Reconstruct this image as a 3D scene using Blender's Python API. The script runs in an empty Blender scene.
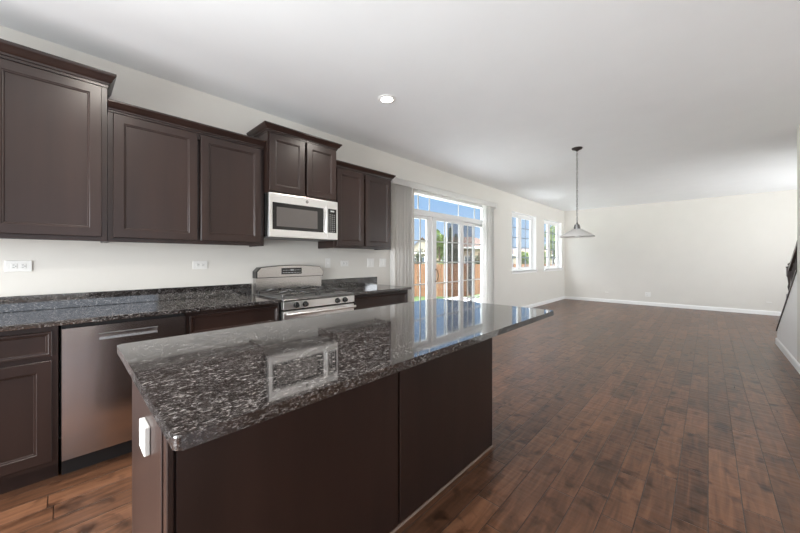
import bpy, bmesh, math, random
from mathutils import Vector, Matrix
random.seed(7)
S = bpy.context.scene
COL = S.collection
PI = math.pi
# ------------------------------------------------------------------ camera
W = 3.277; H = 2.757; YF = 10.93            # left wall plane, ceiling height, far wall
TH = 0.7634
cd = bpy.data.cameras.new('camera'); cam = bpy.data.objects.new('camera', cd); COL.objects.link(cam)
cd.sensor_width = 36; cd.lens = 321.97/800*36; cd.shift_y = -(266.5-258.8)/800
cd.clip_start = .02; cd.clip_end = 400
cam.location = (0, 0, 1.26); cam.rotation_euler = (PI/2, 0, TH)
S.camera = cam
# ------------------------------------------------------------------ view, sky, sun, large lights
S.view_settings.view_transform = 'Standard'; S.view_settings.look = 'None'
S.view_settings.gamma = 1; S.view_settings.use_curve_mapping = False
S.view_settings.exposure = 0.45
S.cycles.max_bounces = 12; S.cycles.diffuse_bounces = 7; S.cycles.glossy_bounces = 6
S.cycles.transparent_max_bounces = 16; S.cycles.sample_clamp_indirect = 6
S.cycles.use_denoising = True
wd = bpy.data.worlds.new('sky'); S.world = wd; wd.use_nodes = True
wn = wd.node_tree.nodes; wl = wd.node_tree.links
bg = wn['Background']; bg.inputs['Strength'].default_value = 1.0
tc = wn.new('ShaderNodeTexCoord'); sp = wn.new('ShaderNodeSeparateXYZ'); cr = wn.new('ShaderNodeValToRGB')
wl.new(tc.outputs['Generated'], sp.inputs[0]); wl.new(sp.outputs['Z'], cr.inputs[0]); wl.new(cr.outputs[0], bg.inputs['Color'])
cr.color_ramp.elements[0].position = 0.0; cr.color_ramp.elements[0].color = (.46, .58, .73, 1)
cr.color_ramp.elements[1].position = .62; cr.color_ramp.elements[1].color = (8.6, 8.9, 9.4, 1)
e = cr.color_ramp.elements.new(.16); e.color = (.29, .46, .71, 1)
e = cr.color_ramp.elements.new(.34); e.color = (.26, .43, .69, 1)      # above this, the unseen overhead sky is boosted to light the room

def lamp(kind, name, loc, rot, energy, color=(1, 1, 1), size=None, sizey=None, angle=None, spread=None):
    l = bpy.data.lights.new(name, kind); l.energy = energy; l.color = color
    if kind == 'AREA':
        l.shape = 'RECTANGLE' if sizey else 'DISK'; l.size = size
        if sizey: l.size_y = sizey
        if spread: l.spread = spread
    if kind == 'SUN': l.angle = angle
    if kind == 'SPOT': l.shadow_soft_size = size; l.spot_size = angle; l.spot_blend = .6
    o = bpy.data.objects.new(name, l); COL.objects.link(o); o.location = loc; o.rotation_euler = rot
    return o
# sun stands behind the house, over the roof, and lights the garden
sd = Vector((-.62, .42, -.66))
lamp('SUN', 'sun', (0, 0, 20), sd.to_track_quat('-Z', 'Y').to_euler(), .9, (1, .96, .9), angle=.01)
# added fill lamps in invented openings around the camera and the front room
lamp('AREA', 'fill_back', (-1.2, -3.28, 1.15), (PI/2+.08, 0, 0), 138, (.95, .98, 1), 3.6, 1.8, spread=2.2)
lamp('AREA', 'fill_side', (4.05, -.1, 1.5), (PI/2+.5, 0, PI/2), 18, (1, .97, .93), 3.6, 2.0)
lamp('AREA', 'fill_left', (-3.20, -2.2, 1.45), Vector((.60, .80, -.04)).to_track_quat('-Z', 'Y').to_euler(), 50, (.95, .98, 1), 1.6, 1.3, spread=1.4)
lamp('AREA', 'fill_front_room', (4.05, 9.1, 1.4), (PI/2+.30, 0, PI/2+.12), 72, (.95, .98, 1), 2.8, 1.9, spread=1.9)

# ------------------------------------------------------------------ materials
MT = {}
def newmat(name):
    m = bpy.data.materials.new(name); m.use_nodes = True; MT[name] = m
    return m, m.node_tree.nodes, m.node_tree.links, m.node_tree.nodes['Principled BSDF']
def setp(b, **k):
    for a, v in k.items():
        n = {'col': 'Base Color', 'rough': 'Roughness', 'metal': 'Metallic', 'spec': 'Specular IOR Level', 'coat': 'Coat Weight',
             'coatr': 'Coat Roughness', 'emi': 'Emission Color', 'emis': 'Emission Strength', 'trans': 'Transmission Weight', 'ior': 'IOR',
             'aniso': 'Anisotropic', 'sss': 'Subsurface Weight'}[a]
        b.inputs[n].default_value = (*v, 1) if isinstance(v, tuple) else v
def plain(name, col, rough=.5, var=.04, scale=30, bump=0.0, bscale=200, stretch=(1, 1, 1), **k):
    m, n, l, b = newmat(name); setp(b, col=col, rough=rough, **k)
    t = n.new('ShaderNodeTexCoord'); mp = n.new('ShaderNodeMapping'); mp.inputs['Scale'].default_value = stretch
    l.new(t.outputs['Object'], mp.inputs[0])
    ns = n.new('ShaderNodeTexNoise'); ns.inputs['Scale'].default_value = scale; ns.inputs['Detail'].default_value = 4
    l.new(mp.outputs[0], ns.inputs['Vector'])
    rp = n.new('ShaderNodeValToRGB'); e = rp.color_ramp.elements
    e[0].position = .3; e[1].position = .7
    e[0].color = (*[max(0, c*(1-var)) for c in col], 1); e[1].color = (*[min(1, c*(1+var)) for c in col], 1)
    l.new(ns.outputs['Fac'], rp.inputs[0]); l.new(rp.outputs[0], b.inputs['Base Color'])
    if bump:
        n2 = n.new('ShaderNodeTexNoise'); n2.inputs['Scale'].default_value = bscale; l.new(mp.outputs[0], n2.inputs['Vector'])
        bp = n.new('ShaderNodeBump'); bp.inputs['Strength'].default_value = bump; bp.inputs['Distance'].default_value = .002
        l.new(n2.outputs['Fac'], bp.inputs['Height']); l.new(bp.outputs[0], b.inputs['Normal'])
    return m
plain('wall_paint', (.75, .725, .675), .6, .012, 3, .12, 300)
plain('ceiling_paint', (.875, .89, .90), .8, .01, 3, .1, 300)
plain('trim_white', (.90, .895, .88), .35, .01, 5)
plain('vinyl_white', (.85, .85, .84), .35, .01, 5)
plain('grille_backlit', (.22, .26, .32), .5)  # white window muntins; their backlit shade is put into this grey
plain('grille_white', (.55, .55, .54), .5)  # white door muntins, greyed in the colour to look backlit
plain('vane_white', (.90, .89, .87), .5, .015, 20)
plain('plate_white', (.84, .83, .80), .3, .01, 20)
plain('slot_dark', (.05, .05, .05), .5)
plain('cabinet_wood', (.0245, .0126, .0098), .33, .22, 9, .06, 60, (1, 1, .09), spec=.45, coat=.07, coatr=.25)
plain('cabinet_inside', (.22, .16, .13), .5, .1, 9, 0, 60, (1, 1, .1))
plain('toe_black', (.012, .010, .010), .5)
plain('stainless', (.55, .525, .51), .24, .03, 8, .04, 60, (1, .03, 6), metal=1.0, aniso=.5)
plain('stainless_door', (.55, .525, .51), .2, .03, 8, 1.0, 3.2, (1, 1.6, .35), metal=1.0, aniso=.4)
plain('stainless_bright', (.93, .92, .91), .30, .02, 8, .02, 60, (1, .03, 6), metal=1.0)
plain('black_enamel', (.012, .012, .012), .12, .1, 8)
plain('cast_iron', (.03, .028, .027), .28, .2, 60, .3, 300)
plain('black_glass', (.008, .007, .007), .04, .05, 8)
plain('oven_screen', (.10, .09, .085), .12, .06, 500)
plain('display_grey', (.10, .10, .10), .35)
plain('legend_grey', (.45, .45, .45), .5)
plain('iron_bronze', (.035, .028, .024), .4, .2, 60, metal=.4)
plain('nickel', (.16, .155, .15), .3, .05, 40, metal=1.0)
plain('rail_wood', (.035, .022, .018), .3, .2, 20, coat=.2)
plain('concrete', (.80, .79, .77), .8, .05, 6, .2, 60)
plain('grass', (.05, .085, .02), .9, .5, 9, .6, 60)
plain('leaf_green', (.11, .165, .028), .6, .4, 5)
plain('leaf_dark', (.020, .038, .012), .6, .4, 5)
plain('leaf_olive', (.05, .062, .032), .6, .4, 5)
plain('bark', (.10, .07, .045), .9, .3, 30)
plain('siding_beige', (.34, .25, .18), .8, .04, 4)
plain('siding_cream', (.42, .36, .29), .8, .04, 4)
plain('shingle_brown', (.085, .052, .038), .9, .25, 12)
plain('shingle_tan', (.16, .105, .078), .9, .2, 12)
plain('house_window', (.10, .12, .15), .1)
plain('umbrella_black', (.022, .022, .022), .7, .2, 20)
plain('stair_wood', (.10, .05, .03), .35, .2, 12)
# fence: vertical boards
m, n, l, b = newmat('fence_wood'); setp(b, rough=.8)
t = n.new('ShaderNodeTexCoord'); mp = n.new('ShaderNodeMapping'); mp.inputs['Scale'].default_value = (7, 7, .6); l.new(t.outputs['Object'], mp.inputs[0])
ns = n.new('ShaderNodeTexNoise'); ns.inputs['Scale'].default_value = 1.2; l.new(mp.outputs[0], ns.inputs['Vector'])
rp = n.new('ShaderNodeValToRGB'); rp.color_ramp.elements[0].position = .3; rp.color_ramp.elements[0].color = (.15, .060, .027, 1)
rp.color_ramp.elements[1].position = .7; rp.color_ramp.elements[1].color = (.29, .145, .075, 1)
l.new(ns.outputs['Fac'], rp.inputs[0]); l.new(rp.outputs[0], b.inputs['Base Color'])
# glass
def glassy(name, tint, ior=1.45, op=0.0, opcol=(.5, .5, .5)):
    m = bpy.data.materials.new(name); m.use_nodes = True; MT[name] = m
    n = m.node_tree.nodes; l = m.node_tree.links
    for x in list(n): n.remove(x)
    out = n.new('ShaderNodeOutputMaterial'); tr = n.new('ShaderNodeBsdfTransparent'); tr.inputs[0].default_value = (*tint, 1)
    gl = n.new('ShaderNodeBsdfGlossy'); gl.inputs['Roughness'].default_value = .01
    lw_ = n.new('ShaderNodeLayerWeight'); lw_.inputs['Blend'].default_value = .5
    pw_ = n.new('ShaderNodeMath'); pw_.operation = 'POWER'; pw_.inputs[1].default_value = 4; l.new(lw_.outputs['Facing'], pw_.inputs[0])
    fr = n.new('ShaderNodeMath'); fr.operation = 'MULTIPLY_ADD'; fr.inputs[1].default_value = ior; fr.inputs[2].default_value = ior*.05; l.new(pw_.outputs[0], fr.inputs[0])
    mx = n.new('ShaderNodeMixShader'); l.new(fr.outputs[0], mx.inputs[0]); l.new(tr.outputs[0], mx.inputs[1]); l.new(gl.outputs[0], mx.inputs[2])
    last = mx
    if op:
        df = n.new('ShaderNodeBsdfDiffuse'); df.inputs[0].default_value = (*opcol, 1)
        m2 = n.new('ShaderNodeMixShader'); m2.inputs[0].default_value = op; l.new(mx.outputs[0], m2.inputs[1]); l.new(df.outputs[0], m2.inputs[2]); last = m2
    l.new(last.outputs[0], out.inputs[0])
glassy('pane_glass', (.97, .98, .98), .5)
glassy('screen_mesh', (.82, .80, .80), 0.0, .22, (.06, .05, .05))
m = MT['vane_white']; n = m.node_tree.nodes; l = m.node_tree.links
tl = n.new('ShaderNodeBsdfTranslucent'); tl.inputs[0].default_value = (.85, .84, .82, 1); mx = n.new('ShaderNodeMixShader'); mx.inputs[0].default_value = .4
l.new(n['Principled BSDF'].outputs[0], mx.inputs[1]); l.new(tl.outputs[0], mx.inputs[2]); l.new(mx.outputs[0], n['Material Output'].inputs[0])
# pendant glass: whitish translucent ribbed
m, n, l, b = newmat('frosted_glass'); setp(b, col=(.88, .87, .85), rough=.25, sss=0.0)
tl = n.new('ShaderNodeBsdfTranslucent'); tl.inputs[0].default_value = (.85, .84, .82, 1)
mx = n.new('ShaderNodeMixShader'); mx.inputs[0].default_value = .35
l.new(b.outputs[0], mx.inputs[1]); l.new(tl.outputs[0], mx.inputs[2]); l.new(mx.outputs[0], n['Material Output'].inputs[0])
# lamp glow
m, n, l, b = newmat('lamp_glow'); setp(b, col=(1, 1, 1), emi=(1, .95, .86), emis=9.0)
# granite
m, n, l, b = newmat('granite'); setp(b, rough=.05, ior=2.1)
t = n.new('ShaderNodeTexCoord'); mp = n.new('ShaderNodeMapping'); mp.inputs['Scale'].default_value = (1, .55, 1); mp.inputs['Rotation'].default_value = (0, 0, .25)
l.new(t.outputs['Object'], mp.inputs[0])
n1 = n.new('ShaderNodeTexNoise'); n1.inputs['Scale'].default_value = 185; n1.inputs['Detail'].default_value = 5; n1.inputs['Roughness'].default_value = .7; n1.inputs['Distortion'].default_value = .6
n2 = n.new('ShaderNodeTexNoise'); n2.inputs['Scale'].default_value = 45; n2.inputs['Detail'].default_value = 3; n2.inputs['Distortion'].default_value = 1.2
v1 = n.new('ShaderNodeTexVoronoi'); v1.inputs['Scale'].default_value = 160
for q in (n1, n2, v1): l.new(mp.outputs[0], q.inputs['Vector'])
ma = n.new('ShaderNodeMath'); ma.operation = 'MULTIPLY_ADD'; ma.inputs[1].default_value = .35; l.new(n2.outputs['Fac'], ma.inputs[0]); l.new(n1.outputs['Fac'], ma.inputs[2])
r1 = n.new('ShaderNodeValToRGB'); e = r1.color_ramp.elements
e[0].position = .58; e[0].color = (.010, .009, .009, 1); e[1].position = .86; e[1].color = (.34, .335, .335, 1)
q = e.new(.68); q.color = (.030, .025, .024, 1); q = e.new(.76); q.color = (.12, .113, .11, 1)
l.new(ma.outputs[0], r1.inputs[0])
r2 = n.new('ShaderNodeValToRGB'); r2.color_ramp.elements[0].position = .0; r2.color_ramp.elements[0].color = (1.3, 1.25, 1.2, 1)
r2.color_ramp.elements[1].position = .55; r2.color_ramp.elements[1].color = (.8, .8, .8, 1); l.new(v1.outputs['Distance'], r2.inputs[0])
mm = n.new('ShaderNodeMix'); mm.data_type = 'RGBA'; mm.blend_type = 'MULTIPLY'; mm.inputs[0].default_value = 1
l.new(r1.outputs[0], mm.inputs[6]); l.new(r2.outputs[0], mm.inputs[7]); l.new(mm.outputs[2], b.inputs['Base Color'])
# hand scraped plank floor, boards along Y
m, n, l, b = newmat('plank_floor')
def M(op, a, bb=None, c=None):
    x = n.new('ShaderNodeMath'); x.operation = op
    for i, v in enumerate((a, bb, c)):
        if v is None: continue
        if isinstance(v, (int, float)): x.inputs[i].default_value = v
        else: l.new(v, x.inputs[i])
    return x.outputs[0]
t = n.new('ShaderNodeTexCoord'); sx = n.new('ShaderNodeSeparateXYZ'); l.new(t.outputs['Object'], sx.inputs[0])
PW = .127
rx = M('DIVIDE', sx.outputs[0], PW); row = M('FLOOR', rx); fx = M('FRACT', rx)
wn1 = n.new('ShaderNodeTexWhiteNoise'); wn1.noise_dimensions = '1D'; l.new(row, wn1.inputs['W'])
wn2 = n.new('ShaderNodeTexWhiteNoise'); wn2.noise_dimensions = '1D'; l.new(M('ADD', row, 57.3), wn2.inputs['W'])
ln = M('MULTIPLY_ADD', wn1.outputs['Value'], .7, .42)
ry = M('DIVIDE', M('MULTIPLY_ADD', wn2.outputs['Value'], 3.0, sx.outputs[1]), ln); iy = M('FLOOR', ry); fy = M('FRACT', ry)
cx = n.new('ShaderNodeCombineXYZ'); l.new(row, cx.inputs[0]); l.new(iy, cx.inputs[1])
wn3 = n.new('ShaderNodeTexWhiteNoise'); wn3.noise_dimensions = '2D'; l.new(cx.outputs[0], wn3.inputs['Vector'])
# seams
ex = M('MULTIPLY', M('MINIMUM', fx, M('SUBTRACT', 1, fx)), PW)
ey = M('MULTIPLY', M('MINIMUM', fy, M('SUBTRACT', 1, fy)), ln)
seam = M('MINIMUM', ex, ey)
sm = n.new('ShaderNodeMapRange'); sm.inputs['From Min'].default_value = .0004; sm.inputs['From Max'].default_value = .0028; l.new(seam, sm.inputs[0])
# grain
off = M('MULTIPLY', wn3.outputs['Value'], 40)
cg = n.new('ShaderNodeCombineXYZ'); l.new(M('MULTIPLY_ADD', sx.outputs[0], 22, off), cg.inputs[0]); l.new(M('MULTIPLY', sx.outputs[1], 2.2), cg.inputs[1]); l.new(off, cg.inputs[2])
g1 = n.new('ShaderNodeTexNoise'); g1.inputs['Scale'].default_value = 1.4; g1.inputs['Detail'].default_value = 6; g1.inputs['Distortion'].default_value = .8; l.new(cg.outputs[0], g1.inputs['Vector'])
ck = n.new('ShaderNodeCombineXYZ'); l.new(M('MULTIPLY_ADD', sx.outputs[0], 1, off), ck.inputs[0]); l.new(M('MULTIPLY', sx.outputs[1], .8), ck.inputs[1])
k1 = n.new('ShaderNodeTexNoise'); k1.inputs['Scale'].default_value = 9; k1.inputs['Detail'].default_value = 3; k1.inputs['Distortion'].default_value = .5; l.new(ck.outputs[0], k1.inputs['Vector'])
rp = n.new('ShaderNodeValToRGB'); e = rp.color_ramp.elements
e[0].position = .25; e[0].color = (.036, .017, .010, 1); e[1].position = .8; e[1].color = (.265, .126, .068, 1)
q = e.new(.5); q.color = (.120, .0545, .0290, 1)
l.new(M('MULTIPLY_ADD', wn3.outputs['Value'], .17, M('MULTIPLY_ADD', g1.outputs['Fac'], .62, .10)), rp.inputs[0])
rk = n.new('ShaderNodeValToRGB'); rk.color_ramp.elements[0].position = .30; rk.color_ramp.elements[0].color = (.30, .26, .24, 1)
rk.color_ramp.elements[1].position = .46; rk.color_ramp.elements[1].color = (1, 1, 1, 1); l.new(k1.outputs['Fac'], rk.inputs[0])
mx = n.new('ShaderNodeMix'); mx.data_type = 'RGBA'; mx.blend_type = 'MULTIPLY'; mx.inputs[0].default_value = 1
l.new(rp.outputs[0], mx.inputs[6]); l.new(rk.outputs[0], mx.inputs[7])
kv = n.new('ShaderNodeCombineXYZ'); l.new(M('MULTIPLY', sx.outputs[0], 1.5), kv.inputs[0]); l.new(sx.outputs[1], kv.inputs[1])
kn = n.new('ShaderNodeTexVoronoi'); kn.inputs['Scale'].default_value = 2.2; l.new(kv.outputs[0], kn.inputs['Vector'])
kd = M('ADD', kn.outputs['Distance'], M('MULTIPLY', k1.outputs['Fac'], .10))
kr = n.new('ShaderNodeMapRange'); kr.inputs['From Min'].default_value = .075; kr.inputs['From Max'].default_value = .15; kr.inputs['To Min'].default_value = .22; l.new(kd, kr.inputs[0])
mk = n.new('ShaderNodeMix'); mk.data_type = 'RGBA'; mk.blend_type = 'MULTIPLY'; mk.inputs[0].default_value = 1; l.new(mx.outputs[2], mk.inputs[6]); l.new(kr.outputs[0], mk.inputs[7]); mx = mk
mx2 = n.new('ShaderNodeMix'); mx2.data_type = 'RGBA'; mx2.inputs[6].default_value = (.012, .006, .004, 1); l.new(sm.outputs[0], mx2.inputs[0]); l.new(mx.outputs[2], mx2.inputs[7])
l.new(mx2.outputs[2], b.inputs['Base Color'])
# scraped ripples
cw = n.new('ShaderNodeCombineXYZ'); l.new(M('MULTIPLY_ADD', sx.outputs[0], 4, off), cw.inputs[0]); l.new(M('MULTIPLY', sx.outputs[1], 26), cw.inputs[1]); l.new(off, cw.inputs[2])
w1 = n.new('ShaderNodeTexNoise'); w1.inputs['Scale'].default_value = 1.0; w1.inputs['Detail'].default_value = 1.5; l.new(cw.outputs[0], w1.inputs['Vector'])
hgt = M('ADD', M('MULTIPLY', w1.outputs['Fac'], .5), M('ADD', M('MULTIPLY', sm.outputs[0], .38), M('MULTIPLY', k1.outputs['Fac'], .25)))
bp = n.new('ShaderNodeBump'); bp.inputs['Strength'].default_value = .8; bp.inputs['Distance'].default_value = .006
l.new(hgt, bp.inputs['Height']); l.new(bp.outputs[0], b.inputs['Normal'])
l.new(M('MULTIPLY_ADD', g1.outputs['Fac'],  .14, .24), b.inputs['Roughness']); setp(b, ior=1.40)

# ------------------------------------------------------------------ mesh helpers (world coordinates, shifted to the parent)
def BM(): return bmesh.new()
def box(bm, x0, x1, y0, y1, z0, z1, bev=0, seg=1):
    r = bmesh.ops.create_cube(bm, size=1)
    vs = r['verts']
    for v in vs:
        v.co = Vector((x0+(v.co.x+.5)*(x1-x0), y0+(v.co.y+.5)*(y1-y0), z0+(v.co.z+.5)*(z1-z0)))
    if bev:
        es = list({e for v in vs for e in v.link_edges})
        bmesh.ops.bevel(bm, geom=es, offset=bev, segments=seg, affect='EDGES', profile=.5)
    return bm
def cyl(bm, p0, p1, r0, r1=None, n=16, cap=True):
    r1 = r0 if r1 is None else r1
    p0 = Vector(p0); p1 = Vector(p1); d = p1-p0
    mt = Matrix.Translation((p0+p1)/2) @ d.to_track_quat('Z', 'Y').to_matrix().to_4x4()
    bmesh.ops.create_cone(bm, cap_ends=cap, segments=n, radius1=r0, radius2=r1, depth=d.length, matrix=mt)
    return bm
def lathe(bm, prof, c, n=24, flute=0, fn=0):
    rings = []
    for r, z in prof:
        ring = []
        for i in range(n):
            a = 2*PI*i/n; rr = r*(1+flute*math.cos(a*fn)) if fn else r
            ring.append(bm.verts.new((c[0]+rr*math.cos(a), c[1]+rr*math.sin(a), c[2]+z)))
        rings.append(ring)
    for a, b_ in zip(rings, rings[1:]):
        for i in range(n):
            bm.faces.new((a[i], a[(i+1) % n], b_[(i+1) % n], b_[i]))
    if prof[0][0] > .0001: bm.faces.new(rings[0][::-1])
    bm.faces.new(rings[-1])
    return bm
def tube(bm, pts, r, n=8):
    pts = [Vector(p) for p in pts]; rings = []
    for i, p in enumerate(pts):
        d = (pts[min(i+1, len(pts)-1)]-pts[max(i-1, 0)]).normalized()
        u = d.orthogonal().normalized() if i == 0 else (u-d*u.dot(d)).normalized()
        v = d.cross(u)
        rings.append([bm.verts.new(p+(u*math.cos(2*PI*k/n)+v*math.sin(2*PI*k/n))*r) for k in range(n)])
    for a, b_ in zip(rings, rings[1:]):
        for k in range(n): bm.faces.new((a[k], a[(k+1) % n], b_[(k+1) % n], b_[k]))
    bm.faces.new(rings[0][::-1]); bm.faces.new(rings[-1])
    return bm
def prism(bm, pts, axis, a0, a1):
    """pts: polygon in the two other axes; extruded along axis"""
    def mk(p, a):
        return {'x': (a, p[0], p[1]), 'y': (p[0], a, p[1]), 'z': (p[0], p[1], a)}[axis]
    A = [bm.verts.new(mk(p, a0)) for p in pts]; B = [bm.verts.new(mk(p, a1)) for p in pts]
    bm.faces.new(A[::-1]); bm.faces.new(B)
    k = len(pts)
    for i in range(k): bm.faces.new((A[i], A[(i+1) % k], B[(i+1) % k], B[i]))
    return bm
def obj(name, bm, mat, parent=None, smooth=False, label=None):
    bmesh.ops.recalc_face_normals(bm, faces=bm.faces[:])
    off = Vector((0, 0, 0))
    p = parent
    while p is not None: off += p.location; p = p.parent
    if parent is None:
        # origin at the base centre
        xs = [v.co.x for v in bm.verts]; ys = [v.co.y for v in bm.verts]; zs = [v.co.z for v in bm.verts]
        off = Vector(((min(xs)+max(xs))/2, (min(ys)+max(ys))/2, min(zs))) if name != 'floor' else Vector((0, 0, 0))
    for v in bm.verts: v.co -= off
    me = bpy.data.meshes.new(name); bm.to_mesh(me); bm.free()
    me.materials.append(MT[mat])
    if smooth:
        for f in me.polygons: f.use_smooth = True
        try: me.set_sharp_from_angle(angle=math.radians(38))
        except Exception: pass
    o = bpy.data.objects.new(name, me); COL.objects.link(o)
    if parent is None: o.location = off
    else: o.parent = parent
    if label: o['label'] = label
    return o
def thing(name, label, cat, loc=(0, 0, 0), group=None, rot=(0, 0, 0)):
    o = bpy.data.objects.new(name, None); COL.objects.link(o); o.location = loc; o.rotation_euler = rot
    o.empty_display_size = .1
    tag(o, label, cat, group); return o
def tag(o, label, cat, group=None, kind=None):
    if label: o['label'] = label
    if cat: o['category'] = cat
    if group: o['group'] = group
    if kind: o['kind'] = kind
    return o
def struct(name, bm, mat, **k):
    o = obj(name, bm, mat, **k); o['kind'] = 'structure'; return o
def sroot(name, loc):
    o = bpy.data.objects.new(name, None); COL.objects.link(o); o.location = loc; o['kind'] = 'structure'; return o
def dup(root, loc, rot=None, label=None):
    r = root.copy(); COL.objects.link(r); r.location = loc
    if rot is not None: r.rotation_euler = rot
    if label: r['label'] = label
    for ch in list(root.children):
        c = ch.copy(); COL.objects.link(c); c.parent = r
        for g in list(ch.children):
            d = g.copy(); COL.objects.link(d); d.parent = c
    return r

# ------------------------------------------------------------------ the shell
XW = -W; T_ = .17
struct('floor', box(BM(), XW-T_, 4.3, -3.6, YF+.15, -.05, 0), 'plank_floor')
struct('ceiling', box(BM(), XW-T_, 4.3, -3.6, YF+.15, H, H+.12), 'ceiling_paint')
D0, D1, DZ = 3.74, 6.08, 2.35               # patio door opening
WIN = [(7.17, 8.62), (9.19, 10.66)]; WZ0, WZ1 = .955, 2.365
bm = BM()
ys = [-3.6, D0, D1, WIN[0][0], WIN[0][1], WIN[1][0], WIN[1][1], YF+.15]
for i in (2, 4, 6): box(bm, XW-T_, XW, ys[i], ys[i+1], 0, H)
box(bm, XW-T_, XW, -3.6, -3.1, 0, H); box(bm, XW-T_, XW, -1.3, D0, 0, H); box(bm, XW-T_, XW, -3.1, -1.3, 0, .9); box(bm, XW-T_, XW, -3.1, -1.3, 2.3, H)  # opening behind the camera is invented for the left fill lamp
box(bm, XW-T_, XW, D0, D1, DZ, H)
for a, b_ in WIN:
    box(bm, XW-T_, XW, a, b_, 0, WZ0); box(bm, XW-T_, XW, a, b_, WZ1, H)
struct('wall_left', bm, 'wall_paint')
struct('wall_far', box(BM(), XW, 4.3, YF, YF+.15, 0, H), 'wall_paint')
RX = .736
struct('wall_right', box(BM(), RX, RX+.11, 4.4, 5.80, 0, H), 'wall_paint')
bm = BM(); prism(bm, [(5.80, 0), (7.295, 0), (7.295, .19), (5.80, 1.115)], 'x', RX, RX+.11)
struct('wall_stair', bm, 'trim_white')
bm = BM(); prism(bm, [(7.31, .186), (7.31, .202), (5.80, 1.137), (5.80, 1.121)], 'x', RX-.012, RX+.122)
struct('trim_1', bm, 'rail_wood')
struct('wall_hall', box(BM(), RX+.11, 4.15, 4.4, 4.51, 0, H), 'wall_paint')
# walls behind and beside the camera, with invented openings for the added fill lamps
bm = BM(); box(bm, XW, -3.05, -3.6, -3.4, 0, H); box(bm, .65, 4.15, -3.6, -3.4, 0, H)
box(bm, -3.05, .65, -3.6, -3.4, 0, .2); box(bm, -3.05, .65, -3.6, -3.4, 2.3, H)
struct('wall_back', bm, 'wall_paint')
bm = BM(); box(bm, 4.15, 4.3, -3.4, -1.95, 0, H); box(bm, 4.15, 4.3, 1.75, 4.4, 0, H)
box(bm, 4.15, 4.3, -1.95, 1.75, 0, .45); box(bm, 4.15, 4.3, -1.95, 1.75, 2.55, H)
struct('wall_front', bm, 'wall_paint')
bm = BM(); box(bm, 2.15, 2.3, 4.51, 7.32, 0, H); box(bm, 2.3, 4.3, 7.2, 7.32, 0, H); box(bm, 4.15, 4.3, 7.32, 7.6, 0, H); box(bm, 4.15, 4.3, 10.6, YF, 0, H)
box(bm, 4.15, 4.3, 7.6, 10.6, 0, .4); box(bm, 4.15, 4.3, 7.6, 10.6, 2.4, H)
struct('wall_entry', bm, 'wall_paint')
# baseboards
def base_prof(o): return [(0, 0), (o, 0), (o, .075), (o*.4, .092), (0, .092)]
bm = BM()
for a, b_ in ((6.10, YF), (2.97, 3.73)):
    prism(bm, [(XW+p, q) for p, q in base_prof(.014)], 'y', a, b_)
struct('baseboard_left', bm, 'trim_white')
bm = BM(); prism(bm, [(YF-p, q) for p, q in base_prof(.014)], 'x', XW+.014, 4.15); struct('baseboard_far', bm, 'trim_white')
bm = BM(); prism(bm, [(RX-p, q) for p, q in base_prof(.014)], 'y', 4.4, 7.309); struct('baseboard_right', bm, 'trim_white')
# stairs behind the knee wall
st = thing('staircase', 'dark wooden stair flight rising behind the sloping white knee wall', 'staircase', (1.49, 6.6, 0))
for i in range(10):
    y1 = 7.24-i*.27
    obj('tread', box(BM(), RX+.115, 2.145, y1-.28, y1+.02, .165+i*.18, .19+i*.18, .006), 'stair_wood', st)
    obj('riser', box(BM(), RX+.115, 2.145, y1-.27, y1-.005, 0, .164+i*.18), 'trim_white', st)
# railing: newel, handrail, balusters standing on the dark cap
def capz(y): return 1.149+(5.80-y)*.6192
rl = thing('stair_railing', 'dark stair railing with turned newel on the knee wall cap', 'railing', (RX+.055, 6.2, .6))
ny = 6.64; nz = capz(ny)
RC = RX+.055
obj('handrail', prism(BM(), [(5.72, 1.60), (ny-.02, 1.085), (ny-.02, 1.135), (5.72, 1.655)], 'x', RC-.028, RC+.028), 'rail_wood', rl)
bm = BM(); box(bm, RC-.038, RC+.038, ny-.038, ny+.038, nz-.02, nz+.16, .004); box(bm, RC-.038, RC+.038, ny-.038, ny+.038, 1.02, 1.14, .004)
lathe(bm, [(.034, nz+.16-nz), (.022, .20), (.032, .26), (.024, .30), (.034, 1.02-nz)], (RC, ny, nz), 16)
lathe(bm, [(.046, 1.14-nz), (.046, 1.155-nz), (.02, 1.165-nz), (.034, 1.19-nz), (.001, 1.22-nz)], (RC, ny, nz), 16)
obj('newel_post', bm, 'rail_wood', rl, True)
for k in range(9):
    y = ny-.12-k*.105
    if y < 5.72: break
    z0 = capz(max(y, 5.8))-.015; z1 = 1.095+(ny-.02-y)*.56
    bm = BM(); cyl(bm, (RC, y, z0), (RC, y, z1), .008, n=8); lathe(bm, [(.008, -.03), (.016, 0), (.008, .03)], (RC, y, (z0+z1)/2), 8)
    obj('baluster', bm, 'iron_bronze', rl, True)

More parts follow.
